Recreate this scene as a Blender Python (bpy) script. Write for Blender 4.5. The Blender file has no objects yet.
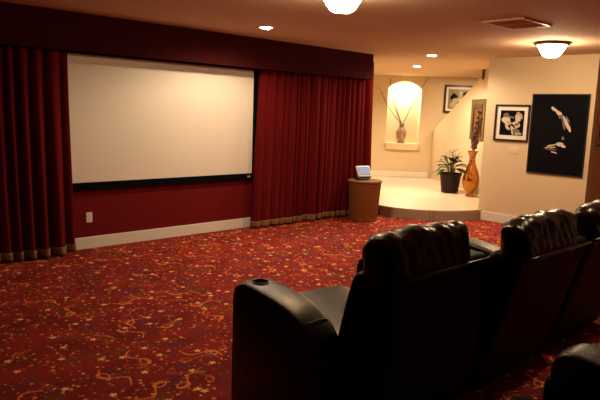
import bpy, bmesh, math, random
from mathutils import Vector, Matrix, noise
random.seed(7)
S = bpy.context.scene
COL = S.collection
PI = math.pi
ZC = 2.6            # ceiling
ZP = 0.17           # tiled platform
YW = 6.595          # screen wall

# ------------------------------------------------------------------ helpers
def link(name, bm, mats, parent=None, smooth=False, loc=None, bevel=0, rot=None):
    me = bpy.data.meshes.new(name)
    bmesh.ops.recalc_face_normals(bm, faces=bm.faces)
    bm.to_mesh(me); bm.free()
    if not isinstance(mats, (list, tuple)): mats = [mats]
    for m in mats: me.materials.append(m)
    if smooth:
        for p in me.polygons: p.use_smooth = True
    o = bpy.data.objects.new(name, me); COL.objects.link(o)
    if parent: o.parent = parent
    if loc is not None: o.location = loc
    if rot is not None: o.rotation_euler = rot
    if bevel:
        b = o.modifiers.new('bevel', 'BEVEL'); b.width = bevel; b.segments = 2; b.limit_method = 'ANGLE'
    return o
def tag(o, label, cat, group=None):
    o['label'] = label; o['category'] = cat
    if group: o['group'] = group
    return o
def thing(name, loc, label, cat, group=None, rz=0):
    o = bpy.data.objects.new(name, None); COL.objects.link(o)
    o.location = loc; o.rotation_euler = (0, 0, rz); o.empty_display_size = .1
    return tag(o, label, cat, group)
def struct(o):
    o['kind'] = 'structure'; return o
def copy_tree(o, parent=None):
    c = o.copy(); COL.objects.link(c)
    if parent: c.parent = parent
    for ch in list(o.children): copy_tree(ch, c)
    return c
def box(bm, x0, x1, y0, y1, z0, z1, mi=0):
    v = [bm.verts.new(p) for p in ((x0,y0,z0),(x1,y0,z0),(x1,y1,z0),(x0,y1,z0),(x0,y0,z1),(x1,y0,z1),(x1,y1,z1),(x0,y1,z1))]
    for f in ((0,3,2,1),(4,5,6,7),(0,1,5,4),(1,2,6,5),(2,3,7,6),(3,0,4,7)):
        bm.faces.new([v[i] for i in f]).material_index = mi
    return v
def B(*a, **k):
    bm = bmesh.new(); box(bm, *a, **k); return bm
def prism(bm, pts, z0, z1, mi=0):
    a = [bm.verts.new((x,y,z0)) for x,y in pts]; b = [bm.verts.new((x,y,z1)) for x,y in pts]
    n = len(pts)
    bm.faces.new(a[::-1]).material_index = mi; bm.faces.new(b).material_index = mi
    for i in range(n):
        bm.faces.new((a[i],a[(i+1)%n],b[(i+1)%n],b[i])).material_index = mi
def lathe(bm, prof, n=32, c=(0,0,0), mi=0, close=True):
    rings = []
    for r,z in prof:
        rings.append([bm.verts.new((c[0]+r*math.cos(2*PI*k/n), c[1]+r*math.sin(2*PI*k/n), c[2]+z)) for k in range(n)] if r > 1e-6 else [bm.verts.new((c[0],c[1],c[2]+z))])
    for a,b in zip(rings, rings[1:]):
        for k in range(n):
            k2 = (k+1) % n
            if len(a) == 1 and len(b) == 1: continue
            if len(a) == 1: f = (a[0], b[k], b[k2])
            elif len(b) == 1: f = (a[k], a[k2], b[0])
            else: f = (a[k], a[k2], b[k2], b[k])
            bm.faces.new(f).material_index = mi
    if close:
        for r in (rings[0], rings[-1]):
            if len(r) > 1: bm.faces.new(r).material_index = mi
def tube(bm, pts, rad, n=8, mi=0):
    pts = [Vector(p) for p in pts]
    if not isinstance(rad, (list, tuple)): rad = [rad]*len(pts)
    rings = []
    for i,p in enumerate(pts):
        t = (pts[min(i+1,len(pts)-1)] - pts[max(i-1,0)]).normalized()
        a = Vector((0,0,1)) if abs(t.z) < .9 else Vector((1,0,0))
        u = t.cross(a).normalized(); w = t.cross(u)
        rings.append([bm.verts.new(p + rad[i]*(math.cos(2*PI*k/n)*u + math.sin(2*PI*k/n)*w)) for k in range(n)])
    for a,b in zip(rings, rings[1:]):
        for k in range(n): bm.faces.new((a[k],a[(k+1)%n],b[(k+1)%n],b[k])).material_index = mi
    bm.faces.new(rings[0]).material_index = mi; bm.faces.new(rings[-1]).material_index = mi
def ball(bm, c, r, seg=10, mi=0, sc=(1,1,1)):
    m = Matrix.Translation(c) @ Matrix.Diagonal((r*sc[0], r*sc[1], r*sc[2], 1))
    n0 = len(bm.faces)
    bmesh.ops.create_uvsphere(bm, u_segments=seg, v_segments=max(4,seg//2+1), radius=1, matrix=m)
    bm.faces.ensure_lookup_table()
    for f in bm.faces[n0:]: f.material_index = mi
def rbox(size, r, n=10, fn=None):
    """rounded box, centred, with an optional displacement fn(p, normal) -> Vector"""
    bm = bmesh.new()
    bmesh.ops.create_cube(bm, size=2)
    bmesh.ops.subdivide_edges(bm, edges=bm.edges[:], cuts=n, use_grid_fill=True)
    h = Vector(size)/2
    r = min(r, min(h)*.999)
    for v in bm.verts:
        p = Vector(v.co)
        # concentrate samples near the edges
        p = Vector([math.copysign(1-(1-abs(c))**1.5, c) for c in p])
        q = Vector((p.x*h.x, p.y*h.y, p.z*h.z))
        inner = Vector([max(-(h[i]-r), min(h[i]-r, q[i])) for i in range(3)])
        d = q - inner
        if d.length > 1e-7:
            nrm = d.normalized(); q = inner + nrm*r
        else: nrm = p.normalized()
        v.co = fn(q, nrm) if fn else q
    return bm

# ------------------------------------------------------------------ materials
def mat(name, col, rough=.6, metal=0, spec=.5, emit=None, es=0, sheen=0, coat=0):
    m = bpy.data.materials.new(name); m.use_nodes = True
    b = m.node_tree.nodes['Principled BSDF']
    b.inputs['Base Color'].default_value = (*col, 1)
    b.inputs['Roughness'].default_value = rough; b.inputs['Metallic'].default_value = metal
    b.inputs['Specular IOR Level'].default_value = spec
    if emit:
        b.inputs['Emission Color'].default_value = (*emit, 1); b.inputs['Emission Strength'].default_value = es
    if sheen:
        b.inputs['Sheen Weight'].default_value = sheen; b.inputs['Sheen Roughness'].default_value = .4
        b.inputs['Sheen Tint'].default_value = (min(1, col[0]*4), min(1, col[1]*4), min(1, col[2]*4), 1)
    if coat: b.inputs['Coat Weight'].default_value = coat
    return m
class NG:
    def __init__(s, m): s.t = m.node_tree; s.N = s.t.nodes; s.L = s.t.links; s.b = s.N['Principled BSDF']
    def put(s, sock, v):
        if hasattr(v, 'is_output'): s.L.new(v, sock)
        elif isinstance(v, tuple) and len(v) == 3 and sock.type == 'RGBA': sock.default_value = (*v, 1)
        else: sock.default_value = v
    def m(s, op, a, b=0., c=None):
        n = s.N.new('ShaderNodeMath'); n.operation = op; s.put(n.inputs[0], a); s.put(n.inputs[1], b)
        if c is not None: s.put(n.inputs[2], c)
        return n.outputs[0]
    def vm(s, op, a, b):
        n = s.N.new('ShaderNodeVectorMath'); n.operation = op; s.put(n.inputs[0], a)
        if op == 'SCALE': s.put(n.inputs['Scale'], b)
        else: s.put(n.inputs[1], b)
        return n.outputs[0]
    def mix(s, f, a, b):
        n = s.N.new('ShaderNodeMix'); n.data_type = 'RGBA'
        s.put(n.inputs[0], f); s.put(n.inputs[6], a); s.put(n.inputs[7], b); return n.outputs[2]
    def pos(s): return s.N.new('ShaderNodeNewGeometry').outputs['Position']
    def obj(s): return s.N.new('ShaderNodeTexCoord').outputs['Object']
    def noise(s, v, scale, detail=3, rough=.5):
        n = s.N.new('ShaderNodeTexNoise'); s.put(n.inputs['Vector'], v); n.inputs['Scale'].default_value = scale
        n.inputs['Detail'].default_value = detail; n.inputs['Roughness'].default_value = rough; return n.outputs['Fac']
    def vor(s, v, scale, dim='2D', rnd=1., feature='F1'):
        sv = s.vm('SCALE', v, scale)
        n = s.N.new('ShaderNodeTexVoronoi'); n.voronoi_dimensions = dim; n.feature = feature; s.put(n.inputs['Vector'], sv)
        n.inputs['Scale'].default_value = 1; n.inputs['Randomness'].default_value = rnd
        return n, s.vm('SUBTRACT', sv, n.outputs['Position'])
    def sep(s, v):
        n = s.N.new('ShaderNodeSeparateXYZ'); s.put(n.inputs[0], v); return n.outputs
    def sepc(s, v):
        n = s.N.new('ShaderNodeSeparateColor'); s.put(n.inputs[0], v); return n.outputs
    def bump(s, h, strength=.3, dist=.01):
        n = s.N.new('ShaderNodeBump'); n.inputs['Strength'].default_value = strength; n.inputs['Distance'].default_value = dist
        s.put(n.inputs['Height'], h); s.L.new(n.outputs[0], s.b.inputs['Normal'])
    def ramp(s, f, stops):
        n = s.N.new('ShaderNodeValToRGB'); s.put(n.inputs[0], f)
        e = n.color_ramp.elements
        while len(e) < len(stops): e.new(.5)
        for k,(p,c) in enumerate(stops): e[k].position = p; e[k].color = (*c,1)
        return n.outputs[0]
def mottled(name, c1, c2, scale, rough=.6, bump=.0, bscale=60, **k):
    m = mat(name, c1, rough, **k); g = NG(m); p = g.pos()
    g.put(g.b.inputs['Base Color'], g.mix(g.noise(p, scale), c1, c2))
    if bump: g.bump(g.noise(p, bscale, 4), bump, .01)
    return m

def carpet_material():
    m = mat('festive_carpet', (.25,.02,.012), .95, spec=.1); g = NG(m); P = g.pos()
    col = g.mix(g.ramp(g.noise(P, 3.2, 3), [(.4,(0,0,0)),(.62,(1,1,1))]), (.27,.020,.013), (.165,.015,.013))
    # dull violet and olive smudges
    n, loc = g.vor(g.vm('ADD', P, (3.7,1.1,0)), 5.0)
    c = g.sepc(n.outputs['Color'])
    d = g.m('ADD', n.outputs['Distance'], g.m('MULTIPLY', g.noise(P, 22, 2), .35))
    k = g.m('MULTIPLY', g.ramp(d, [(.36,(1,1,1)),(.6,(0,0,0))]), g.m('GREATER_THAN', c[0], .45))
    col = g.mix(g.m('MULTIPLY', k, .45), col, g.mix(g.m('GREATER_THAN', c[1], .6), (.11,.035,.06), (.13,.07,.01)))
    def rot(loc, ang):
        x, y, _ = g.sep(loc); ca, sa = g.m('COSINE', ang), g.m('SINE', ang)
        return (g.m('SUBTRACT', g.m('MULTIPLY', x, ca), g.m('MULTIPLY', y, sa)), g.m('ADD', g.m('MULTIPLY', x, sa), g.m('MULTIPLY', y, ca)))
    # wavy streamers
    for off, sc, amp, fr, L, w, thr, cc in (((0,0,0),2.3,.10,10.,.36,.016,.22,(.80,.22,.045)), ((5.3,2.2,0),2.9,.13,8.,.34,.018,.62,(.55,.10,.025)), ((1.3,7.7,0),3.6,.10,12.,.33,.022,.62,(.42,.055,.014))):
        n, loc = g.vor(g.vm('ADD', P, off), sc); c = g.sepc(n.outputs['Color'])
        x, y = rot(loc, g.m('MULTIPLY', c[0], 6.283))
        wv = g.m('MULTIPLY', g.m('SINE', g.m('MULTIPLY', x, fr)), amp)
        k = g.m('LESS_THAN', g.m('ABSOLUTE', g.m('SUBTRACT', y, wv)), w)
        k = g.m('MULTIPLY', k, g.m('LESS_THAN', g.m('ABSOLUTE', x), L))
        # a loop at one end of each streamer
        lx = g.m('SUBTRACT', x, .16); ly = g.m('SUBTRACT', y, amp*.6)
        rr = g.m('SQRT', g.m('ADD', g.m('MULTIPLY', lx, lx), g.m('MULTIPLY', g.m('MULTIPLY', ly, ly), 1.8)))
        k2 = g.m('LESS_THAN', g.m('ABSOLUTE', g.m('SUBTRACT', rr, .1)), w*.9)
        k = g.m('MULTIPLY', g.m('MAXIMUM', k, k2), g.m('GREATER_THAN', c[1], thr))
        col = g.mix(k, col, cc)
    # confetti dots
    for off, sc, r, thr, cc in (((2.1,.4,0),15.,.14,.62,(.62,.16,.05)), ((.7,6.1,0),10.,.10,.58,(.80,.36,.13)), ((8.1,3.3,0),20.,.17,.66,(.48,.07,.025))):
        n, loc = g.vor(g.vm('ADD', P, off), sc); c = g.sepc(n.outputs['Color'])
        k = g.m('MULTIPLY', g.m('LESS_THAN', n.outputs['Distance'], r), g.m('GREATER_THAN', c[0], thr))
        col = g.mix(k, col, cc)
    # five-pointed stars
    for off, sc, R, thr, cc in (((4.4,9.2,0),4.0,.105,.22,(1.0,.50,.17)), ((6.6,.9,0),5.5,.085,.6,(.85,.28,.07))):
        n, loc = g.vor(g.vm('ADD', P, off), sc, rnd=.9); c = g.sepc(n.outputs['Color'])
        x, y, _ = g.sep(loc); th = g.m('ADD', g.m('ARCTAN2', y, x), g.m('MULTIPLY', c[2], 6.283))
        rad = g.m('MULTIPLY', g.m('ADD', .72, g.m('MULTIPLY', g.m('COSINE', g.m('MULTIPLY', th, 5.)), .28)), R)
        k = g.m('MULTIPLY', g.m('LESS_THAN', n.outputs['Distance'], rad), g.m('GREATER_THAN', c[0], thr))
        col = g.mix(k, col, cc)
    g.put(g.b.inputs['Base Color'], col)
    g.bump(g.noise(P, 260, 2), .25, .006)
    return m
def tile_material():
    m = mat('travertine_tile', (.75,.6,.42), .32); g = NG(m); P = g.pos()
    n = g.N.new('ShaderNodeTexBrick'); g.put(n.inputs['Vector'], P); n.offset = 0
    n.inputs['Scale'].default_value = 1; n.inputs['Brick Width'].default_value = .45; n.inputs['Row Height'].default_value = .45
    n.inputs['Mortar Size'].default_value = .006
    n.inputs['Color1'].default_value = (.72,.60,.43,1); n.inputs['Color2'].default_value = (.66,.54,.38,1); n.inputs['Mortar'].default_value = (.5,.4,.28,1)
    c = g.mix(g.m('MULTIPLY', g.noise(P, 5, 5), .5), n.outputs['Color'], (.56,.44,.3))
    g.put(g.b.inputs['Base Color'], c); return m
def wicker_material():
    m = mat('woven_wicker', (.3,.12,.04), .8, spec=.12); g = NG(m); P = g.obj()
    x, y, z = g.sep(P)
    a = g.m('MULTIPLY', g.m('ARCTAN2', y, x), 22.)
    s1 = g.m('MULTIPLY', g.m('SINE', a), g.m('SINE', g.m('MULTIPLY', z, 170.)))
    h = g.m('ADD', g.m('MULTIPLY', s1, .5), .5)
    g.put(g.b.inputs['Base Color'], g.mix(h, (.12,.035,.009), (.30,.10,.026)))
    g.bump(h, .6, .01); return m
def leather_material(r0=.33, name='black_leather'):
    m = mat(name, (.003,.0024,.002), .36, spec=.55); g = NG(m); P = g.obj()
    n, _ = g.vor(P, 160., '3D')
    g.put(g.b.inputs['Roughness'], g.m('ADD', r0, g.m('MULTIPLY', g.noise(P, 9, 3), .14)))
    g.bump(g.m('ADD', g.m('MULTIPLY', n.outputs['Distance'], .4), g.m('MULTIPLY', g.noise(P, 14, 3), 2.)), .2, .006); return m
def velvet_material(name, c1, c2):
    m = mat(name, c1, .9, spec=.1, sheen=.06); g = NG(m); P = g.pos()
    v = g.vm('MULTIPLY', P, (30., 30., 2.))
    g.put(g.b.inputs['Base Color'], g.mix(g.noise(v, 1., 3), c1, c2)); return m

def tint(m, c): m.node_tree.nodes['Principled BSDF'].inputs['Specular Tint'].default_value = (*c,1)
M_carpet = carpet_material(); M_tile = tile_material(); M_wicker = wicker_material(); M_leather = leather_material()
M_gloss = leather_material(.22, 'glossy_black_leather')
for m_ in (M_leather, M_gloss): tint(m_, (1,.78,.55))
M_wall = mottled('cream_wall_paint', (.70,.54,.335), (.665,.51,.31), 1.5, .75, .08, 45, spec=.25)
M_hall = mottled('tan_wall_paint', (.62,.44,.24), (.59,.42,.23), 1.5, .8, .08, 45, spec=.2)
M_ceil = mottled('ceiling_paint', (.70,.49,.315), (.66,.465,.295), 1.2, .9, .12, 70, spec=.1)
M_white = mottled('white_gloss_paint', (.80,.74,.62), (.77,.71,.59), 4, .4)
M_redwall = mottled('red_fabric_wall', (.16,.006,.006), (.135,.005,.005), 12, .85, spec=.15)
M_vinyl = mottled('black_vinyl', (.0025,.002,.0018), (.002,.0016,.0015), 20, .6, .1, 120, spec=.16)
M_char = mottled('charcoal_fabric_wall', (.03,.024,.022), (.024,.02,.018), 12, .9, spec=.1)
M_velvet = velvet_material('burgundy_velvet', (.145,.005,.006), (.085,.003,.004))
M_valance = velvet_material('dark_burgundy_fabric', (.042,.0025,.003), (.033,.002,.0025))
M_gold = mottled('gold_fringe', (.27,.135,.035), (.17,.075,.02), 40, .6, .4, 90)
M_screen = mat('matte_screen', (.82,.71,.57), .9, spec=.1)
M_black = mottled('black_felt', (.003,.003,.0035), (.004,.004,.005), 30, .9, spec=.05)
M_silver = mottled('brushed_silver', (.62,.61,.6), (.55,.54,.53), 20, .35, metal=1)
M_bronze = mottled('brushed_bronze', (.34,.28,.22), (.40,.33,.26), 14, .4, metal=1)
M_frame = mottled('black_walnut_frame', (.018,.007,.006), (.028,.012,.009), 14, .35)
M_redframe = mottled('mahogany_frame', (.12,.028,.015), (.09,.02,.012), 14, .4)
M_mat = mottled('ivory_mat_board', (.80,.72,.60), (.77,.69,.57), 8, .8)
M_plastic = mottled('ivory_plastic', (.82,.76,.64), (.79,.73,.61), 8, .4)
M_switch = mottled('cream_plastic', (.73,.59,.41), (.71,.57,.39), 8, .4)
M_dark = mottled('black_plastic', (.012,.012,.013), (.018,.018,.02), 20, .35)
M_riser = mottled('rose_travertine', (.68,.48,.35), (.60,.40,.28), 7, .5)
M_riserend = mottled('olive_gold_tile', (.36,.25,.06), (.28,.2,.05), 12, .5)
M_pot = mottled('dark_maroon_glaze', (.022,.007,.008), (.015,.005,.006), 10, .4, spec=.2)
M_soil = mottled('potting_soil', (.03,.018,.01), (.05,.03,.018), 40, .95, .5, 80)
M_leaf = mottled('green_leaf', (.036,.056,.012), (.014,.026,.006), 18, .4)
M_stem = mottled('pale_green_stem', (.16,.17,.05), (.12,.13,.04), 18, .5)
M_amber = mottled('amber_gilded_glaze', (.36,.115,.012), (.50,.19,.025), 9, .22, metal=1, coat=.5)
M_dry = mottled('dried_brown_stalk', (.12,.05,.018), (.075,.03,.012), 30, .8, .4, 90)
M_twig = mottled('dark_twig', (.13,.08,.04), (.09,.055,.028), 30, .8)
M_oak = mottled('tan_carved_wood', (.20,.115,.04), (.13,.075,.026), 16, .8, .25, 40, spec=.15)
M_brown = mottled('dark_brown_wood', (.06,.022,.009), (.04,.015,.007), 16, .45)
M_redwood = mottled('russet_panel', (.20,.085,.03), (.13,.05,.018), 9, .75, spec=.15)
def patterned_vase():
    m = mat('patterned_ceramic', (.3,.2,.12), .45); g = NG(m); n, _ = g.vor(g.obj(), 34., '3D')
    g.put(g.b.inputs['Base Color'], g.ramp(n.outputs['Distance'], [(.2,(.32,.21,.11)),(.45,(.12,.06,.03)),(.7,(.42,.30,.18))])); return m
M_vase = patterned_vase()
M_bowl, M_bowl2 = [mat('lit_frosted_glass', (.9,.8,.65), .5, emit=(1,.76,.47), es=e) for e in (21, 31)]
M_lens = mat('lit_lamp_lens', (.9,.8,.65), .5, emit=(1,.80,.55), es=18)
M_lcd = mat('lit_display', (.05,.06,.1), .2, emit=(.40,.40,.62), es=.10)
M_lcdw = mat('lit_display_tiles', (.05,.06,.1), .2, emit=(.62,.62,.80), es=.16)
M_p_dark = mat('print_black', (.004,.004,.006), .3, spec=.12)
M_p_mid = mat('print_grey', (.16,.13,.10), .3)
M_p_light = mat('print_pale', (.62,.50,.38), .3)
M_p_olive = mat('print_olive', (.22,.17,.06), .35)
M_p_tan = mat('print_tan', (.45,.35,.18), .35)
M_p_slate = mat('print_slate', (.12,.14,.17), .25)

# ------------------------------------------------------------------ setting
struct(link('floor', B(-2.6,11.6,-5.1,6.7,-.1,0), M_carpet))
struct(link('ceiling', B(-2.6,15,-5.1,13.2,ZC,ZC+.1), M_ceil))
struct(link('wall_front', B(-2.6,7.9,YW,YW+.14,0,ZC), M_redwall))
struct(link('wall_left', B(-2.6,-2.5,-5.1,YW,0,ZC), M_char))
struct(link('wall_back', B(-2.5,9.04,-5.1,-5.0,0,ZC), M_char))
bm = bmesh.new(); box(bm, 8.904,9.04,3.35,5.03,0,ZC); box(bm, 8.904,9.04,-5.0,1.9,0,ZC)
struct(link('wall_right', bm, M_wall))
struct(link('wall_hall', B(9.04,11.6,3.35,3.49,0,ZC), M_hall))
bm = bmesh.new(); box(bm, 11.5,11.6,1.8,3.35,0,ZC); box(bm, 9.04,11.5,1.8,1.9,0,ZC)
struct(link('wall_hall_end', bm, M_hall))
struct(link('wall_alcove_left', B(7.9,8.0,YW+.14,12.9,0,ZC), M_wall))
bm = bmesh.new(); box(bm, 9.04,14.6,4.9,5.03,0,ZC); box(bm, 14.5,14.6,5.03,6.4,0,ZC)
struct(link('wall_alcove_right', bm, M_wall))

# tiled platform with a bowed front edge
curve = [(7.765,6.59),(7.765,6.19),(7.768,5.95),(7.838,5.725),(7.96,5.52),(8.12,5.33),(8.32,5.175),(8.546,5.06),(8.72,5.005),(8.902,4.985)]
plat = [(7.765,6.59)] + curve[1:] + [(8.904,5.03),(14.5,5.03),(14.5,6.3),(8.0,12.8),(8.0,6.735),(7.9,6.735),(7.9,6.59)]
bm = bmesh.new(); prism(bm, plat, 0.0, ZP)
struct(link('floor_platform', bm, M_tile))
def strip(pts, off, z0, z1):
    """upright band along pts, off metres thick towards the room"""
    bm = bmesh.new(); P = [Vector((x,y)) for x,y in pts]; Q = []
    for i,p in enumerate(P):
        t = (P[min(i+1,len(P)-1)] - P[max(i-1,0)]).normalized(); Q.append(p + Vector((t.y,-t.x))*off)
    rows = [[bm.verts.new((p.x,p.y,z)) for p in L] for L,z in ((P,z0),(Q,z0),(Q,z1),(P,z1))]
    for i in range(len(P)-1):
        for a in range(4):
            b = (a+1)%4; bm.faces.new((rows[a][i],rows[a][i+1],rows[b][i+1],rows[b][i]))
    for i in (0,-1): bm.faces.new([r[i] for r in rows])
    return bm
struct(link('trim_1', strip(curve[2:], -.012, 0.001, ZP-.018), M_riser))
struct(link('trim_2', strip(curve[:3], -.012, 0.001, ZP-.018), M_riserend))

# niche wall: runs at 45 degrees; u along (1,-1)/sqrt2, w towards the room
NC = Vector((11.91,8.91,0)); NU = Vector((1,-1,0)).normalized(); NW = Vector((-1,-1,0)).normalized()
def N(u, w, z): return NC + NU*u + NW*w + Vector((0,0,z))
NUR = .40; NB = .985; NS = 2.30; NT = 2.47; ND = .30
arch = []
n_ = 16
R_ = (NUR**2 + (NT-NS)**2)/(2*(NT-NS)); a0 = math.asin(NUR/R_)
for k in range(n_+1):
    a = -a0 + 2*a0*k/n_
    arch.append((R_*math.sin(a), NT - R_ + R_*math.cos(a)))
bm = bmesh.new()
def q(*pts): bm.faces.new([bm.verts.new(N(*p)) for p in pts])
UL, UR_ = -5.5, 3.62
q((UL,0,ZP),(-NUR,0,ZP),(-NUR,0,ZC),(UL,0,ZC)); q((NUR,0,ZP),(UR_,0,ZP),(UR_,0,ZC),(NUR,0,ZC))
q((-NUR,0,ZP),(NUR,0,ZP),(NUR,0,NB),(-NUR,0,NB))
for (u0,z0),(u1,z1) in zip(arch, arch[1:]):
    q((u0,0,z0),(u1,0,z1),(u1,0,ZC),(u0,0,ZC))
    q((u0,0,z0),(u1,0,z1),(u1,-ND,z1),(u0,-ND,z0))
    q((u0,-ND,NB),(u1,-ND,NB),(u1,-ND,z1),(u0,-ND,z0))
for u in (-NUR,NUR): q((u,0,NB),(u,-ND,NB),(u,-ND,NS),(u,0,NS))
q((-NUR,0,NB),(NUR,0,NB),(NUR,-ND,NB),(-NUR,-ND,NB))
bmesh.ops.remove_doubles(bm, verts=bm.verts, dist=1e-4)
o = link('wall_alcove', bm, M_wall); struct(o)
# bowed shelf under the niche
bm = bmesh.new()
bow = [(-NUR-.03,0)] + [((-NUR-.03)*math.cos(PI*k/14), .05+.10*math.sin(PI*k/14)) for k in range(15)] + [(NUR+.03,0)]
top = [bm.verts.new(N(u,w+.001,NB-.003)) for u,w in bow]; bot = [bm.verts.new(N(u,w*.86+.001,NB-.15)) for u,w in bow]
bm.faces.new(top); bm.faces.new(bot)
for i in range(len(bow)):
    j = (i+1)%len(bow); bm.faces.new((top[i],top[j],bot[j],bot[i]))
struct(link('trim_3', bm, M_wall))

# stair wall with the sloping top
SA = Vector((12.40,8.375,0)); SD = Vector((-.6,-.8,0)); SN = Vector((.8,-.6,0))   # SN points away from the room side
def ST(s, z, w=0): return SA + SD*s + SN*w + Vector((0,0,z))
prof = [(0,ZP),(4.18,ZP),(4.18,ZC),(2.83,ZC),(2.83,2.545),(0,1.307)]
bm = bmesh.new()
a = [bm.verts.new(ST(s,z,0)) for s,z in prof]; b = [bm.verts.new(ST(s,z,.12)) for s,z in prof]
bm.faces.new(a); bm.faces.new(b[::-1])
for i in range(6): bm.faces.new((a[i],a[(i+1)%6],b[(i+1)%6],b[i]))
struct(link('wall_stair', bm, M_wall))
bm = bmesh.new()
pts = [(2.74,2.40),(2.80,2.43),(2.80,2.59),(2.74,2.59)]  # dark strip modelled in place of the shade under the wall's top corner
a = [bm.verts.new(ST(s,z,-.035)) for s,z in pts]; b = [bm.verts.new(ST(s,z,-.002)) for s,z in pts]
bm.faces.new(a); bm.faces.new(b[::-1])
for i in range(4): bm.faces.new((a[i],a[(i+1)%4],b[(i+1)%4],b[i]))
tag(link('shade_strip', bm, M_brown), 'small dark upright strip standing for the shade at the top end of the sloping stair wall', 'shading')

# baseboards
struct(link('baseboard_front', B(-2.5,7.7,YW-.022,YW-.001,0,.138), M_white, bevel=.005))
struct(link('baseboard_right', B(8.882,8.903,3.36,4.96,0,.149), M_white, bevel=.005))
bm = bmesh.new()
vs = [bm.verts.new(N(u,w,z)) for u,w,z in ((-4.5,.001,ZP),(.66,.001,ZP),(.66,.02,ZP),(-4.5,.02,ZP),(-4.5,.001,ZP+.13),(.66,.001,ZP+.13),(.66,.02,ZP+.13),(-4.5,.02,ZP+.13))]
for f in ((0,3,2,1),(4,5,6,7),(0,1,5,4),(1,2,6,5),(2,3,7,6),(3,0,4,7)): bm.faces.new([vs[i] for i in f])
struct(link('baseboard_alcove', bm, M_white))
struct(link('baseboard_hall', B(9.04,11.5,3.328,3.349,0,.14), M_white))

# ------------------------------------------------------------------ projection screen
t = thing('projection_screen', (4.03,YW,.68), 'wide blank projection screen in a black frame on the red wall', 'projection screen')
x0,x1,z0,z1 = 2.62-4.03, 5.325-4.03, .775-.68, 2.20-.68
link('screen_surface', B(x0,x1,-.03,-.022,z0,z1), M_screen, t)
bm = bmesh.new()
box(bm, x0-.09,x1+.085,-.05,-.001,z0-.085,z0); box(bm, x0-.09,x1+.085,-.05,-.001,z1,z1+.085)
box(bm, x0-.09,x0,-.05,-.001,z0,z1); box(bm, x1,x1+.085,-.05,-.001,z0,z1)
link('frame', bm, M_black, t)
bm = bmesh.new()
bx, bz = x1-.055, z0-.042
for cx in (bx-.025, bx+.003):                       # two blurred bright marks, as the badge reads in the photograph
    box(bm, cx-.011,cx+.011,-.053,-.05,bz-.012,bz-.007); box(bm, cx-.011,cx+.011,-.053,-.05,bz+.007,bz+.012)
    box(bm, cx-.011,cx-.005,-.053,-.05,bz-.012,bz+.012); box(bm, cx+.005,cx+.011,-.053,-.05,bz-.012,bz+.012)
bd = link('badge', bm, M_plastic, t); bd['label'] = 'small pale badge'

# ------------------------------------------------------------------ valance and curtains
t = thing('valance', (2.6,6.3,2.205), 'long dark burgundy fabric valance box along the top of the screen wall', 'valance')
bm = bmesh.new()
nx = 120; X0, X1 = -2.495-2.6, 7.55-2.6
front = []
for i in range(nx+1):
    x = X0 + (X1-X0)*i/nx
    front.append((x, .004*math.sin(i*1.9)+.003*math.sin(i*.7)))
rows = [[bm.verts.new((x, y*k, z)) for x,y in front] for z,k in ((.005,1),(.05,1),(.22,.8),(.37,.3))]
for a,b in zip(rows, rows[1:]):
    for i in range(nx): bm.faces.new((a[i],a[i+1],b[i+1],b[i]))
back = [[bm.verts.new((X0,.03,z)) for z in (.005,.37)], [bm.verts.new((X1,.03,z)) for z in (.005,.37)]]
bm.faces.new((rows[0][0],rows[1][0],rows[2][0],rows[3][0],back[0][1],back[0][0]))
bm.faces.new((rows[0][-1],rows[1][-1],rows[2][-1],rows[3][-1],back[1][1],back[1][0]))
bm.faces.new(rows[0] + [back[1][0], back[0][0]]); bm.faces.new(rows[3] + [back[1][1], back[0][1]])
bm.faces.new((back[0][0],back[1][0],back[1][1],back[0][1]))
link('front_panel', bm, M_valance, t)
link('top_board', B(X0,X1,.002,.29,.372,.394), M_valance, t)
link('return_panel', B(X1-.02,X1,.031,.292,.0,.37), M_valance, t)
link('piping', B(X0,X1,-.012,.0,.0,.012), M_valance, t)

def curtain(xa, xb, label, seed):
    rnd = random.Random(seed)
    t = thing('curtain', ((xa+xb)/2, 6.46, 0), label, 'curtain', 'velvet curtains beside the projection screen')
    W = xb-xa; n = int(W*150)
    # folds of uneven width
    ph, cuts = 0, []
    x = 0
    while x < W+.3:
        w = rnd.uniform(.07,.19); cuts.append((x, w, rnd.uniform(.55,1.25))); x += w
    def depth(x, z):
        for k,(c,w,a) in enumerate(cuts):
            if c <= x < c+w:
                s = (x-c)/w; 
                d = a*(math.sin(PI*s)**.75)*(1 + .12*math.sin(2*PI*s+5*c+z))
                break
        else: d = 0
        zz = z/2.2
        return -(d*(.11 - .03*zz)) + .012*math.sin(3*x+5*zz+seed)*(1-zz)
    def grid(zs, off, name, m):
        bm = bmesh.new(); R = []
        for z in zs:
            row = []
            for i in range(n+1):
                u = W*i/n
                sway = .02*math.sin(u*4+seed)*(1-z/2.2)
                row.append(bm.verts.new((xa-(xa+xb)/2+u+sway+(.05*u/W if xa < 0 else -.085*(1-u/W))*max(0,1-z/2.2)**1.5, .05+depth(u,z)-off, z + (.006*math.sin(u*23) if z < .05 else 0))))
            R.append(row)
        for a,b in zip(R,R[1:]):
            for i in range(n): bm.faces.new((a[i],a[i+1],b[i+1],b[i]))
        o = link(name, bm, m, t, smooth=True)
        s = o.modifiers.new('thick','SOLIDIFY'); s.thickness = .008; s.offset = 1
        return o
    grid([.03,.06,.1,.2,.5,.9,1.3,1.7,2.1,2.5], 0, 'drape', M_velvet)
    h = grid([.018,.05,.09,.105], .008, 'hem_band', M_gold); h['label'] = 'gold hem band'
    return t
curtain(-1.15, 2.685, 'dark burgundy velvet curtain with gold hem left of the projection screen', 3)
curtain(5.375, 7.72, 'burgundy velvet curtain with gold hem right of the projection screen', 11)

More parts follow.
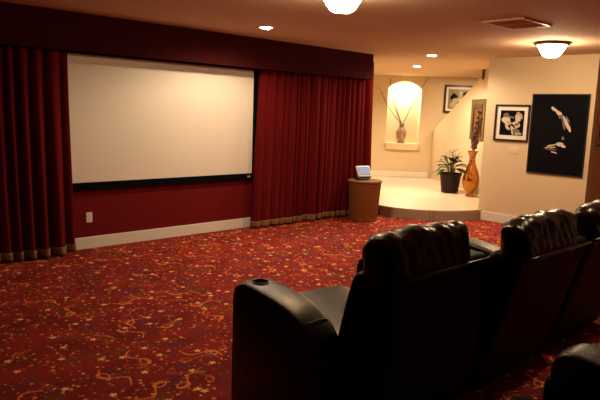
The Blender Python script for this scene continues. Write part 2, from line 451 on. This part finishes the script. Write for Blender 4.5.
# ------------------------------------------------------------------ wall plates
def outlet(loc, rz, label):
    t = thing('wall_outlet', loc, label, 'outlet', rz=rz)
    link('cover_plate', B(-.036,.036,-.007,-.0005,-.058,.058), M_plastic, t, bevel=.003)
    for z in (-.024,.024):
        s = link('socket', B(-.017,.017,-.0095,-.0071,z-.017,z+.017), M_white, t, bevel=.002)
        bm = bmesh.new(); box(bm,-.008,-.005,-.0105,-.0096,z-.006,z+.006); box(bm,.005,.008,-.0105,-.0096,z-.006,z+.006)
        link('slot', bm, M_dark, s)
outlet((2.955,YW,.365), 0, 'ivory electrical outlet on the red wall below the projection screen')
t = thing('light_switch', (8.904,4.505,1.175), 'wide cream light switch plate on the wall below the framed couple photograph', 'light switch', rz=-PI/2)
link('cover_plate', B(-.075,.075,-.007,-.0005,-.058,.058), M_switch, t, bevel=.003)
for x in (-.045,0,.045): link('rocker', B(x-.016,x+.016,-.011,-.0071,-.033,.033), M_switch, t, bevel=.002)

# ------------------------------------------------------------------ wicker table and touch panel
t = thing('wicker_side_table', (7.22,6.075,0), 'round brown woven wicker side table with a tan top by the right curtain', 'side table')
bm = bmesh.new(); lathe(bm, [(.215,0),(.22,.015),(.24,.3),(.258,.585),(.252,.60)], 48)
link('woven_body', bm, M_wicker, t, smooth=False)
bm = bmesh.new(); lathe(bm, [(.268,.60),(.275,.61),(.272,.625),(.255,.632),(0,.632)], 48)
link('top', bm, mottled('honey_wicker_top', (.27,.13,.045), (.2,.095,.03), 30, .75, .3, 60, spec=.15), t)
bm = bmesh.new(); lathe(bm, [(.222,.001),(.232,.012),(.23,.03),(.222,.035)], 48); link('base_ring', bm, M_wicker, t)
t = thing('touch_panel', (7.20,6.09,.633), 'white tabletop touch panel with a lit bluish screen standing on the wicker side table', 'touch panel', rz=math.radians(-16))
link('dock', rbox((.20,.16,.028), .012, 5), M_dark, t, smooth=True, loc=(-.03,0,.015))
tp = link('housing', rbox((.255,.03,.19), .012, 6), M_plastic, t, smooth=True, loc=(.02,.03,.128), rot=(math.radians(-32),0,0))
bm = bmesh.new(); box(bm, -.1,.1,-.0175,-.0152,-.068,.068)
d = link('display', bm, M_lcd, tp)
bm = bmesh.new()
for i in range(4):
    for j in range(3): box(bm, -.088+i*.046,-.05+i*.046,-.0185,-.0176,-.055+j*.04,-.025+j*.04)
d['label'] = 'lit bluish display'
link('screen_tile', bm, M_lcdw, tp)['kind'] = 'stuff'
link('neck', B(-.03,.03,.02,.05,.02,.1), M_dark, t, bevel=.004)

# ------------------------------------------------------------------ pictures: local x right, y into the wall, z up
def patch(bm, cx, cz, rx, rz_, ang, y, mi, n=14, wob=.15, rnd=random):
    ph = rnd.uniform(0,6); pts = []
    for k in range(n):
        a = 2*PI*k/n; r = 1 + wob*math.sin(3*a+ph) + wob*.6*math.sin(5*a+2*ph)
        x, z = rx*r*math.cos(a), rz_*r*math.sin(a)
        pts.append(bm.verts.new((cx + x*math.cos(ang)-z*math.sin(ang), y, cz + x*math.sin(ang)+z*math.cos(ang))))
    bm.faces.new(pts).material_index = mi
def picture(name, loc, rz, w, h, fw, mw, label, group, fmat, mats, patches, cat='picture', depth=.03):
    t = thing(name, loc, label, cat, group, rz)
    bm = bmesh.new(); W, H = w/2, h/2
    box(bm,-W,W,-depth,-.002,-H,-H+fw); box(bm,-W,W,-depth,-.002,H-fw,H)
    box(bm,-W,-W+fw,-depth,-.002,-H+fw,H-fw); box(bm,W-fw,W,-depth,-.002,-H+fw,H-fw)
    link('frame', bm, fmat, t, bevel=.004)
    if mw: link('mat_board', B(-W+fw,W-fw,-.012,-.003,-H+fw,H-fw), M_mat, t)
    iw, ih = W-fw-mw, H-fw-mw
    bm = bmesh.new(); box(bm,-iw,iw,-.016,-.0125,-ih,ih)
    for k,(cx,cz,rx,rz_,ang,mi) in enumerate(patches):
        patch(bm, cx*iw, cz*ih, rx*iw, rz_*ih, ang, -.0163-.00012*k, mi)
    link('print', bm, mats, t)
    return t
RZ = -PI/2     # on the right wall: faces -X
# couple photograph (abstract patches of light and dark)
picture('framed_photograph', (8.904,4.563,1.598), RZ, .575,.568,.03,.062, 'square black-framed black and white photograph beside the large black poster', 'framed pictures', M_frame,
    [M_p_dark,M_p_mid,M_p_light,M_p_tan],
    [(-.35,.45,.5,.35,.2,1),(.1,.75,.5,.22,0,0),(-.45,.15,.42,.3,-.5,2),(-.1,-.05,.35,.12,-.4,3),(.55,.55,.32,.32,.3,3),(.5,.35,.22,.3,0,2),(.0,.25,.16,.16,0,0),(.35,-.2,.35,.3,.6,2),
     (.45,-.1,.22,.12,.4,1),(-.6,-.6,.32,.35,0,0),(.1,-.55,.13,.4,.2,2),(.4,-.65,.3,.2,0,1),(.6,-.85,.3,.12,.1,3),(-.35,-.35,.12,.3,.7,2),(.15,-.25,.08,.3,.9,0)])
# black poster
picture('wall_poster', (8.904,3.835,1.448), RZ, .85,1.195,.018,0, 'large black poster with pale hand-like streaks on the cream wall', None, M_dark,
    [M_p_dark,M_p_light,M_p_mid,M_p_slate],
    [(-.18,.64,.16,.035,-.55,1),(.0,.54,.14,.05,-.75,1),(.06,.46,.08,.05,-.4,2),(.17,.38,.05,.12,.2,3),(.28,.32,.06,.17,.45,1),(.22,.22,.035,.10,.3,2),(.4,.18,.055,.1,.5,1),(.33,.40,.03,.10,.6,2),
     (.22,-.08,.05,.05,.1,3),(.12,-.23,.12,.05,.15,1),(.25,-.27,.1,.04,-.5,1),(-.15,-.27,.22,.018,.25,1),(-.2,-.33,.22,.016,.12,1),(-.12,-.38,.18,.016,.0,2),(-.05,-.45,.12,.016,-.2,1),(-.3,-.36,.1,.016,.5,2)],
    cat='poster', depth=.022)
# picture above the stairs on the niche wall
pc = N(.0,0,0); du = (Vector((12.59,8.23,0))-NC).dot(NU)
picture('framed_print', tuple(N(du+.385,.0,2.09)), math.radians(-45), .80,.665,.045,.055, 'black-framed landscape print behind the sloping stair wall', 'framed pictures', M_frame,
    [M_p_olive,M_p_dark,M_p_tan,M_p_light],
    [(-.1,.55,.9,.4,0,0),(-.55,.2,.3,.35,.2,1),(.0,.5,.16,.4,0,2),(.5,.4,.35,.4,.1,1),(-.35,-.1,.35,.22,.3,2),(.2,-.15,.4,.2,-.2,3),(-.5,-.55,.4,.3,.1,2),(.2,-.6,.5,.25,0,0),(-.05,-.3,.25,.1,.4,1),(.6,-.5,.3,.2,0,2)])
picture('framed_print', (9.04+.36,3.35,1.55), 0, .66,.5,.035,.05, 'mahogany-framed picture on the tan hall wall at the right edge', 'framed pictures', M_redframe,
    [M_p_olive,M_p_tan,M_p_dark], [(-.3,.2,.4,.4,.2,1),(.4,-.2,.4,.4,.1,2)])
# narrow wood-framed hanging on the stair wall
sl = ((Vector((10.80,6.25,0))-SA).dot(SD))
hp = ST(sl, 1.625, -.001)
ang = math.atan2(SD.y, SD.x)
t = thing('wall_hanging', tuple(hp), 'tall narrow wood-framed wall panel above the amber floor vase', 'wall hanging', rz=math.atan2(-.8,-.6))
W,H = .335,.40
bm = bmesh.new(); fw=.105
for a in ((-W,W,-.03,-.001,-H,-H+.07),(-W,W,-.03,-.001,H-fw,H),(-W,-W+fw,-.03,-.001,-H+.07,H-fw),(W-fw,W,-.03,-.001,-H+.07,H-fw)): box(bm,*a)
link('outer_frame', bm, M_oak, t, bevel=.006)
bm = bmesh.new(); a_,b_ = W-fw, H-fw
for a in ((-a_,a_,-.04,-.001,b_-.07,b_),(-a_,-a_+.05,-.04,-.001,-H+.07,b_-.07),(a_-.05,a_,-.04,-.001,-H+.07,b_-.07)): box(bm,*a)
link('inner_frame', bm, M_brown, t, bevel=.004)
link('panel', B(-a_+.05,a_-.05,-.02,-.001,-H+.07,b_-.07), M_redwood, t)

# ------------------------------------------------------------------ plant, vases
def leaf(bm, base, az, ln, rise, droop, w, mi=0):
    n = 9; d = Vector((math.cos(az), math.sin(az), 0)); sd = Vector((-d.y, d.x, 0)); L, C, R = [], [], []
    for i in range(n+1):
        s = i/n
        p = Vector(base) + d*ln*s + Vector((0,0, rise*s - droop*s*s))
        ww = w*(math.sin(PI*min(1,s*.92+.08))**.8)*(1 if s < 1 else 0)
        L.append(bm.verts.new(p + sd*ww + Vector((0,0,.25*ww)))); C.append(bm.verts.new(p)); R.append(bm.verts.new(p - sd*ww + Vector((0,0,.25*ww))))
    for i in range(n):
        bm.faces.new((L[i],C[i],C[i+1],L[i+1])); bm.faces.new((C[i],R[i],R[i+1],C[i+1]))
t = thing('potted_plant', (10.37,6.52,ZP), 'broad-leaved green plant in a dark maroon pot on the tiled platform', 'potted plant')
bm = bmesh.new(); lathe(bm, [(0,0),(.155,0),(.163,.012),(.205,.335),(.222,.345),(.224,.385),(.208,.39),(.2,.37),(.19,.34),(0,.34)], 36); link('pot', bm, M_pot, t, smooth=False)
bm = bmesh.new(); lathe(bm, [(0,.341),(.188,.343),(.1,.36),(0,.365)], 24); link('soil', bm, M_soil, t)
rl = random.Random(5); bs = bmesh.new(); bl = bmesh.new()
view = math.atan2(-6.52,-10.37)
specs = []
for k in range(26):
    az = 2*PI*k/26*2.4 + rl.uniform(-.25,.25)
    tier = k % 4
    specs.append((az, [.06,.13,.2,.26][tier] + rl.uniform(-.03,.03), [.36,.28,.22,.16][tier]*rl.uniform(.8,1.1), [.06,.13,.16,.16][tier], [.17,.16,.14,.1][tier], rl.uniform(.055,.08)))
for az,h,ln,rise,droop,w in specs:
    b0 = Vector((.03*math.cos(az), .03*math.sin(az), .35)); b1 = Vector((.09*math.cos(az), .09*math.sin(az), .38+h))
    tube(bs, [b0, (b0+b1)/2+Vector((0,0,.03)), b1], .006, 6); leaf(bl, b1, az, ln, rise, droop, w)
for dx,top in ((-.05,.80),(.075,.78),(.02,.86)):
    p1 = Vector((dx*.72, -dx*.69, top)); tube(bs, [(0,0,.35),(dx*.3,-dx*.3,.6),p1], .006, 6); leaf(bl, p1-Vector((0,0,.08)), view + (1.2 if dx>0 else -1.4), .13, .14, .03, .03); leaf(bl, p1-Vector((0,0,.1)), view+PI+ (1.1 if dx>0 else -1.2), .12, .12, .05, .028)
link('stem', bs, M_stem, t)['kind'] = 'stuff'; link('foliage', bl, M_leaf, t, smooth=True)['kind'] = 'stuff'

t = thing('floor_vase', (10.19,5.955,ZP), 'tall amber gilded floor vase with a narrow neck beside the potted plant', 'vase')
bm = bmesh.new()
pr = [(0,0),(.085,0),(.09,.012),(.06,.035),(.055,.05),(.085,.09),(.13,.17),(.158,.27),(.155,.36),(.125,.47),(.085,.57),(.058,.66),(.052,.72),(.06,.78),(.085,.84),(.105,.865)]
inn = [(.095,.865),(.075,.835),(.05,.78),(.042,.72),(.042,.6),(0,.6)]
lathe(bm, pr+inn, 40); link('body', bm, M_amber, t, smooth=True)
bm = bmesh.new(); lathe(bm, [(.0535,.70),(.062,.705),(.062,.725),(.0535,.73)], 32, close=False); link('neck_ring', bm, M_bronze, t)
t = thing('dried_flower_bunch', (10.19,5.955,ZP+.605), 'bunch of brown dried flower stalks standing in the amber floor vase', 'dried flowers')
rd = random.Random(9)
for k in range(5):
    dx = [-.02,.02,.06,.09,.04][k]; topz = [.60,.80,1.0,.86,.72][k]
    R3 = Vector((.72,-.69,0)); fw3 = Vector((-.55,-.5,0))
    p0 = Vector((.02*math.cos(k*1.3), .02*math.sin(k*1.3), .002)); pn = p0.copy(); pn.z = .26
    p1 = R3*dx*.6 + Vector((0,0,.45)); p2 = R3*dx + fw3*.02*k + Vector((0,0,topz))
    bm = bmesh.new(); tube(bm, [p0,pn,p1,p2], .007, 6)
    s = link('stalk', bm, M_dry, t)
    bm = bmesh.new()
    for j in range(44):
        f = j/43; c = pn.lerp(p1, min(1,f*2)) if f < .5 else p1.lerp(p2, (f-.5)*2)
        if f < .12: continue
        a = rd.uniform(0,6.3); c = c + Vector((math.cos(a)*.022, math.sin(a)*.022, 0))
        ball(bm, c, rd.uniform(.018,.03), 6, sc=(1,1,1.25))
    link('seed_head', bm, M_dry, s, smooth=True)['kind'] = 'stuff'

# niche vase and twigs
vc = N(-.015, -.10, NB)
t = thing('niche_vase', tuple(vc), 'brown patterned ceramic vase standing in the lit arched niche', 'vase')
bm = bmesh.new(); lathe(bm, [(0,0),(.085,0),(.085,.02),(.075,.05),(.10,.12),(.125,.22),(.12,.29),(.085,.36),(.055,.40),(.05,.43),(.06,.47),(.068,.485),(.055,.485),(.04,.45),(.038,.38),(0,.38)], 32)
link('body', bm, M_vase, t, smooth=True)
bm = bmesh.new(); lathe(bm, [(.0515,.405),(.06,.41),(.06,.425),(.0515,.43)], 24, close=False); link('neck_ring', bm, M_brown, t)
twigs = [(-.36,.16,2.52,'upper left twig in the niche vase, rising past the left end of the arch'), (-.58,.20,2.24,'leftmost twig in the niche vase, leaning out past the left side of the niche'),
         (.53,.18,2.56,'long straight twig in the niche vase leaning right across the arch'), (-.20,.02,2.30,'shorter twig in the niche vase just left of upright')]
for k,(du_,dw,zt,lab) in enumerate(twigs):
    bm = bmesh.new(); base = Vector(vc) + Vector((0,0,.388))
    r4 = random.Random(k); neck = Vector(vc) + Vector((0,0,.49)) + NU*du_*.06
    end = N(du_-.015, dw-.10+.0, zt)
    pts = [base, neck]
    for j in range(1,9):
        f = j/8; bend = .06*math.sin(PI*f)*(1 if du_<0 else -.3)
        pts.append(neck.lerp(end, f) + NU*bend*(-1 if du_<0 else 1) + Vector((0,0,0)))
    tube(bm, pts, [.010]*2+[.010-.0006*j for j in range(8)], 6)
    for j in range(5,10):
        if r4.random() < .8:
            a = pts[min(j,9)]; tube(bm, [a, a + NU*r4.uniform(-.10,.10) + Vector((0,0,r4.uniform(.06,.13)))], [.005,.002], 5)
    tag(link('twig', bm, M_twig), lab, 'twig', 'twigs in the niche vase')

# ------------------------------------------------------------------ ceiling lights
def flush_light(x, y, label, M_bowl):
    t = thing('ceiling_light', (x,y,ZC), label, 'ceiling light', 'lit glass bowl ceiling lights')
    bm = bmesh.new(); lathe(bm, [(0,-.001),(.205,-.001),(.212,-.012),(.206,-.028),(.192,-.04),(.176,-.04),(.176,-.028),(0,-.028)], 48); link('rim', bm, M_bronze, t, smooth=False)
    bm = bmesh.new(); lathe(bm, [(.168,-.031),(.163,-.045),(.142,-.085),(.117,-.13),(.092,-.163),(.06,-.176),(0,-.179)], 48, close=False)
    g = link('glass_bowl', bm, M_bowl, t, smooth=True); g['label'] = 'lit frosted glass bowl'
    bm = bmesh.new(); lathe(bm, [(0,-.1795),(.02,-.180),(.022,-.187),(.011,-.194),(.011,-.202),(0,-.207)], 20); link('finial', bm, M_bronze, t, smooth=True)
    return t
flush_light(3.51,3.27,'lit frosted bowl ceiling light at the top edge, nearest the projection screen', M_bowl)
flush_light(7.40,3.36,'lit frosted bowl ceiling light with a bronze rim by the poster wall', M_bowl2)

def downlight(x, y, label, power):
    t = thing('recessed_downlight', (x,y,ZC), label, 'recessed light', 'recessed downlights in the ceiling')
    bm = bmesh.new(); lathe(bm, [(.07,-.001),(.105,-.001),(.105,-.006),(.095,-.011),(.07,-.009)], 32, close=False); link('trim_ring', bm, M_white, t, smooth=True)
    bm = bmesh.new(); lathe(bm, [(0,-.0215),(.04,-.019),(.064,-.010),(.069,-.002),(0,-.002)], 28); link('lamp_lens', bm, M_lens, t, smooth=True)
    ld = bpy.data.lights.new('downlight_beam','SPOT'); ld.energy = power; ld.color = (1,.82,.58); ld.spot_size = math.radians(168); ld.spot_blend = .5; ld.shadow_soft_size = .06
    lo = bpy.data.objects.new('downlight_beam', ld); COL.objects.link(lo); lo.parent = t; lo.location = (0,0,-.03)
downlight(4.555,5.42,'small lit recessed downlight in front of the valance', 34)
downlight(8.03,5.53,'lit recessed downlight over the front edge of the tiled platform', 34)
downlight(9.65,6.97,'smaller lit recessed downlight over the tiled platform, nearest the niche', 88)
# lamp recessed in the crown of the niche
ld = bpy.data.lights.new('niche_lamp','AREA'); ld.shape = 'DISK'; ld.size = .14; ld.energy = 8; ld.color = (1,.90,.72)
lo = bpy.data.objects.new('niche_lamp', ld); COL.objects.link(lo); lo.location = N(0,-.15,NT-.02)

# lamp in the ceiling over the aisle between the two rows, just right of the view
ld = bpy.data.lights.new('aisle_lamp','SPOT'); ld.energy = 20; ld.color = (1,.80,.55); ld.spot_size = math.radians(100); ld.spot_blend = .6; ld.shadow_soft_size = .07
lo = bpy.data.objects.new('aisle_lamp', ld); COL.objects.link(lo); lo.location = (4.35,1.25,ZC-.01)
# fill light added unseen behind the sloping stair wall, to brighten the picture wall
ld = bpy.data.lights.new('stair_fill','AREA'); ld.shape = 'DISK'; ld.size = .2; ld.energy = 6.5; ld.color = (1,.80,.55)
lo = bpy.data.objects.new('stair_fill', ld); COL.objects.link(lo); lo.location = (12.35,7.1,ZC-.02)
# air vent
t = thing('ceiling_vent', (5.765,2.995,ZC), 'rectangular tan ceiling air vent with dark louvres left of the bronze-rimmed light', 'air vent')
bm = bmesh.new(); W,H,f = .30,.225,.035
for a in ((-W,W,-H,-H+f),(-W,W,H-f,H),(-W,-W+f,-H+f,H-f),(W-f,W,-H+f,H-f),(-.012,.012,-H+f,H-f)): box(bm, *a, -.014, -.001)
link('frame', bm, M_switch, t, bevel=.003)
link('duct_opening', B(-W+f,W-f,-H+f,H-f,-.003,-.001), M_brown, t)
for k in range(9):
    y = -H+f+.02+k*(2*H-2*f-.04)/8
    bm = bmesh.new(); box(bm, -W+f,W-f,-.011,.011,-.0015,.0015)
    bmesh.ops.rotate(bm, verts=bm.verts, cent=(0,0,0), matrix=Matrix.Rotation(math.radians(-30),3,'X')); bmesh.ops.translate(bm, verts=bm.verts, vec=(0,y,-.011))
    link('louvre', bm, M_ceil, t)

# ------------------------------------------------------------------ recliners (local: x right, y forward to the screen, z up; origin at rear foot of seat middle)
SW = .81; AW = .21
def arm_mesh(xc, yr):
    prof = [(.05,.03),(.80,.03),(.815,.06),(.815,.66),(.80,.705),(.765,.73),(.72,.738),(.60,.727),(.48,.712),(.38,.692),(.30,.660),(.24,.615),(.19,.555),(.14,.47),(.09,.36),(.05,.2)]
    prof = [(max(y,yr),z) for y,z in prof[:-2]] + [(yr,.47)] if yr > .1 else prof
    bm = bmesh.new(); nw = 10; rows = []
    for i in range(nw+1):
        a = -PI/2 + PI*i/nw
        x = (AW/2)*math.sin(a); inset = .024*(1-max(0,math.cos(a))**.6)
        row = []
        for y,z in prof:
            cy, cz = .43, .36
            d = Vector((cy-y, cz-z)); d = d.normalized()*inset if z > .2 or y > .7 else Vector((0,0))
            row.append(bm.verts.new((xc+x, y+d.x, z+d.y)))
        rows.append(row)
    m = len(prof)
    for a,b in zip(rows, rows[1:]):
        for i in range(m): bm.faces.new((a[i],a[(i+1)%m],b[(i+1)%m],b[i]))
    bm.faces.new(rows[0]); bm.faces.new(rows[-1])
    bmesh.ops.recalc_face_normals(bm, faces=bm.faces)
    return bm
def armrest(xc, t, yr=.0, cup=True):
    # a real cup well is cut into the arm, then baked
    o = link('armrest', arm_mesh(xc, yr), M_leather, None, smooth=True)
    bm = bmesh.new(); lathe(bm, [(.043,.65),(.043,.80)], 28, c=(xc,.70,0)); c = link('cutter', bm, M_leather)
    if not cup: c.location = (0,0,-5)
    b = o.modifiers.new('b','BOOLEAN'); b.operation = 'DIFFERENCE'; b.solver = 'EXACT'; b.object = c
    bpy.context.view_layer.update()
    ev = o.evaluated_get(bpy.context.evaluated_depsgraph_get()); me = bpy.data.meshes.new_from_object(ev)
    o.modifiers.clear(); o.data = me; bpy.data.objects.remove(c)
    o.parent = t
    e = o.modifiers.new('split','EDGE_SPLIT'); e.split_angle = math.radians(50)
    if cup:
      bm = bmesh.new(); lathe(bm, [(0,.658),(.039,.658),(.042,.67),(.042,.735),(.045,.7385),(.050,.7385),(.051,.735),(.0425,.728),(.0405,.728),(.0395,.67),(0,.6595)], 28, c=(xc,.70,0), close=False)
      ch = link('cup_holder', bm, M_dark, o, smooth=True); ch['label'] = 'round dark cup holder'
    bm = bmesh.new(); prev = [(xc-AW/2+.012,.262,.605),(xc-.07,.262,.634),(xc,.262,.639),(xc+.07,.262,.634),(xc+AW/2-.012,.262,.605)]
    tube(bm, prev, .004, 6); link('seam', bm, M_leather, o, smooth=True)
def recliner(loc, label, group, left_arm, lean=0.0, headz=0.0, seed=1, cup=True):
    t = thing('recliner', loc, label, 'recliner', group)
    h = SW/2
    if left_arm: armrest(-h-AW/2, t, 0, cup)
    armrest(h+AW/2, t, .26, cup)
    link('base', rbox((SW-.02,.68,.30), .02, 4), M_leather, t, smooth=True, loc=(0,.40,.185))
    def seatfn(p, n): 
        return p + Vector((0,0,.025*max(0,n.z)*(1-(p.x/h)**2)))
    link('seat_cushion', rbox((SW-.015,.76,.18), .06, 12, seatfn), M_leather, t, smooth=True, loc=(0,.555,.425))
    link('footrest', rbox((SW-.03,.07,.36), .03, 8), M_leather, t, smooth=True, loc=(0,.89,.25))
    # backrest: thick shell tapering upward and leaning back
    def backfn(p, n):
        f = max(0,(p.z+.445)/.89)
        y = p.y*(1-.25*f) - (.10+lean)*f**1.3 + (.035*math.sin(PI*f) if n.y > .3 else -.02*math.sin(PI*f))
        x = p.x + (.19*min(1,max(0,p.x/h+.2)) if p.x > -.2*h else 0)
        return Vector((x, y, p.z + .006*noise.noise(p*9)))
    bk = link('backrest', rbox((SW-.03,.28,.89), .055, 16, backfn), M_vinyl, t, smooth=True, loc=(0,.15,.451))
    # padded headrest with gathered, wrinkled leather
    def headfn(p, n):
        s = p.x/h
        g = .0055*math.sin(31*s+4.5*p.z/.14+seed+3.5*noise.noise(Vector((s*2.3,p.z*6,seed)))) * (abs(n.z)*.3+abs(n.y)) * (.4+.6*abs(noise.noise(Vector((s*1.7+seed,3,1))))*2)
        g += .0065*noise.noise(Vector((s*7+seed*3+p.z*12, p.z*9, p.y*8))) + .0055*noise.noise(Vector((s*17+seed*5-p.z*20, p.z*10, p.y*12)))
        q = p + n*g
        q.z += .022*(1-s*s) + .012*noise.noise(Vector((s*3+seed,0,0)))
        q.z += .016*max(0, abs(s)-.8)/.2*(1 if p.z > .04 else 0)
        return q
    link('headrest', rbox((SW-.03,.175,.28), .08, 40, headfn), M_gloss, t, smooth=True, loc=(0,.035-lean,.937+headz), rot=(math.radians(-6),0,0))
    pts = [(-h+.02,-.115-lean,.862),(-h*.5,-.122-lean,.868),(0,-.125-lean,.87),(h*.5,-.122-lean,.868),(h+.15,-.112-lean,.862)]
    bm = bmesh.new(); tube(bm, pts, .012, 8); link('piping', bm, M_gloss, bk, smooth=True)
    bk.children[0].location = (0,-.15+.055,-.451)
    return t
G1 = 'black leather recliners in the front row'
recliner((2.54,1.71,0), 'black leather recliner in front row with a lit cup holder arm at its left', G1, True, 0, 0, 1)
recliner((3.56,1.71,0), 'middle black leather recliner of the front row, second from the left', G1, False, .17, 0, 2)
recliner((4.58,1.71,0), 'black leather recliner at the right edge of the front row', G1, False, .17, 0, 4)
G2 = 'black leather recliners in the near row'
recliner((1.96,.15,0), 'black leather recliner in the near row whose right arm shows at the bottom right corner', G2, True, 0, 0, 5, False)
recliner((2.98,.15,0), 'black leather recliner in the near row cut off by the right edge', G2, False, 0, 0, 6, False)


# ------------------------------------------------------------------ camera
yaw, pitch, roll = map(math.radians, (43.77, 8.34, 1.99))
f = Vector((math.sin(yaw)*math.cos(pitch), math.cos(yaw)*math.cos(pitch), -math.sin(pitch)))
r = Vector((math.cos(yaw), -math.sin(yaw), 0)); u = r.cross(f)
rr = r*math.cos(roll) + u*math.sin(roll); uu = -r*math.sin(roll) + u*math.cos(roll)
cd = bpy.data.cameras.new('camera'); cam = bpy.data.objects.new('camera', cd); COL.objects.link(cam)
cam.matrix_world = Matrix(((rr.x,uu.x,-f.x,0),(rr.y,uu.y,-f.y,0),(rr.z,uu.z,-f.z,1.65),(0,0,0,1)))
cd.sensor_width = 36; cd.lens = 36*598.7/600; cd.clip_start = .02
S.camera = cam

w = bpy.data.worlds.new('world'); S.world = w; w.use_nodes = True
w.node_tree.nodes['Background'].inputs[0].default_value = (0,0,0,1)
S.view_settings.view_transform = 'Standard'; S.view_settings.look = 'None'
S.view_settings.gamma = 1; S.view_settings.use_curve_mapping = False
S.view_settings.exposure = 2.15
S.cycles.use_denoising = True
S.cycles.max_bounces = 8; S.cycles.diffuse_bounces = 5
S.cycles.sample_clamp_indirect = 6
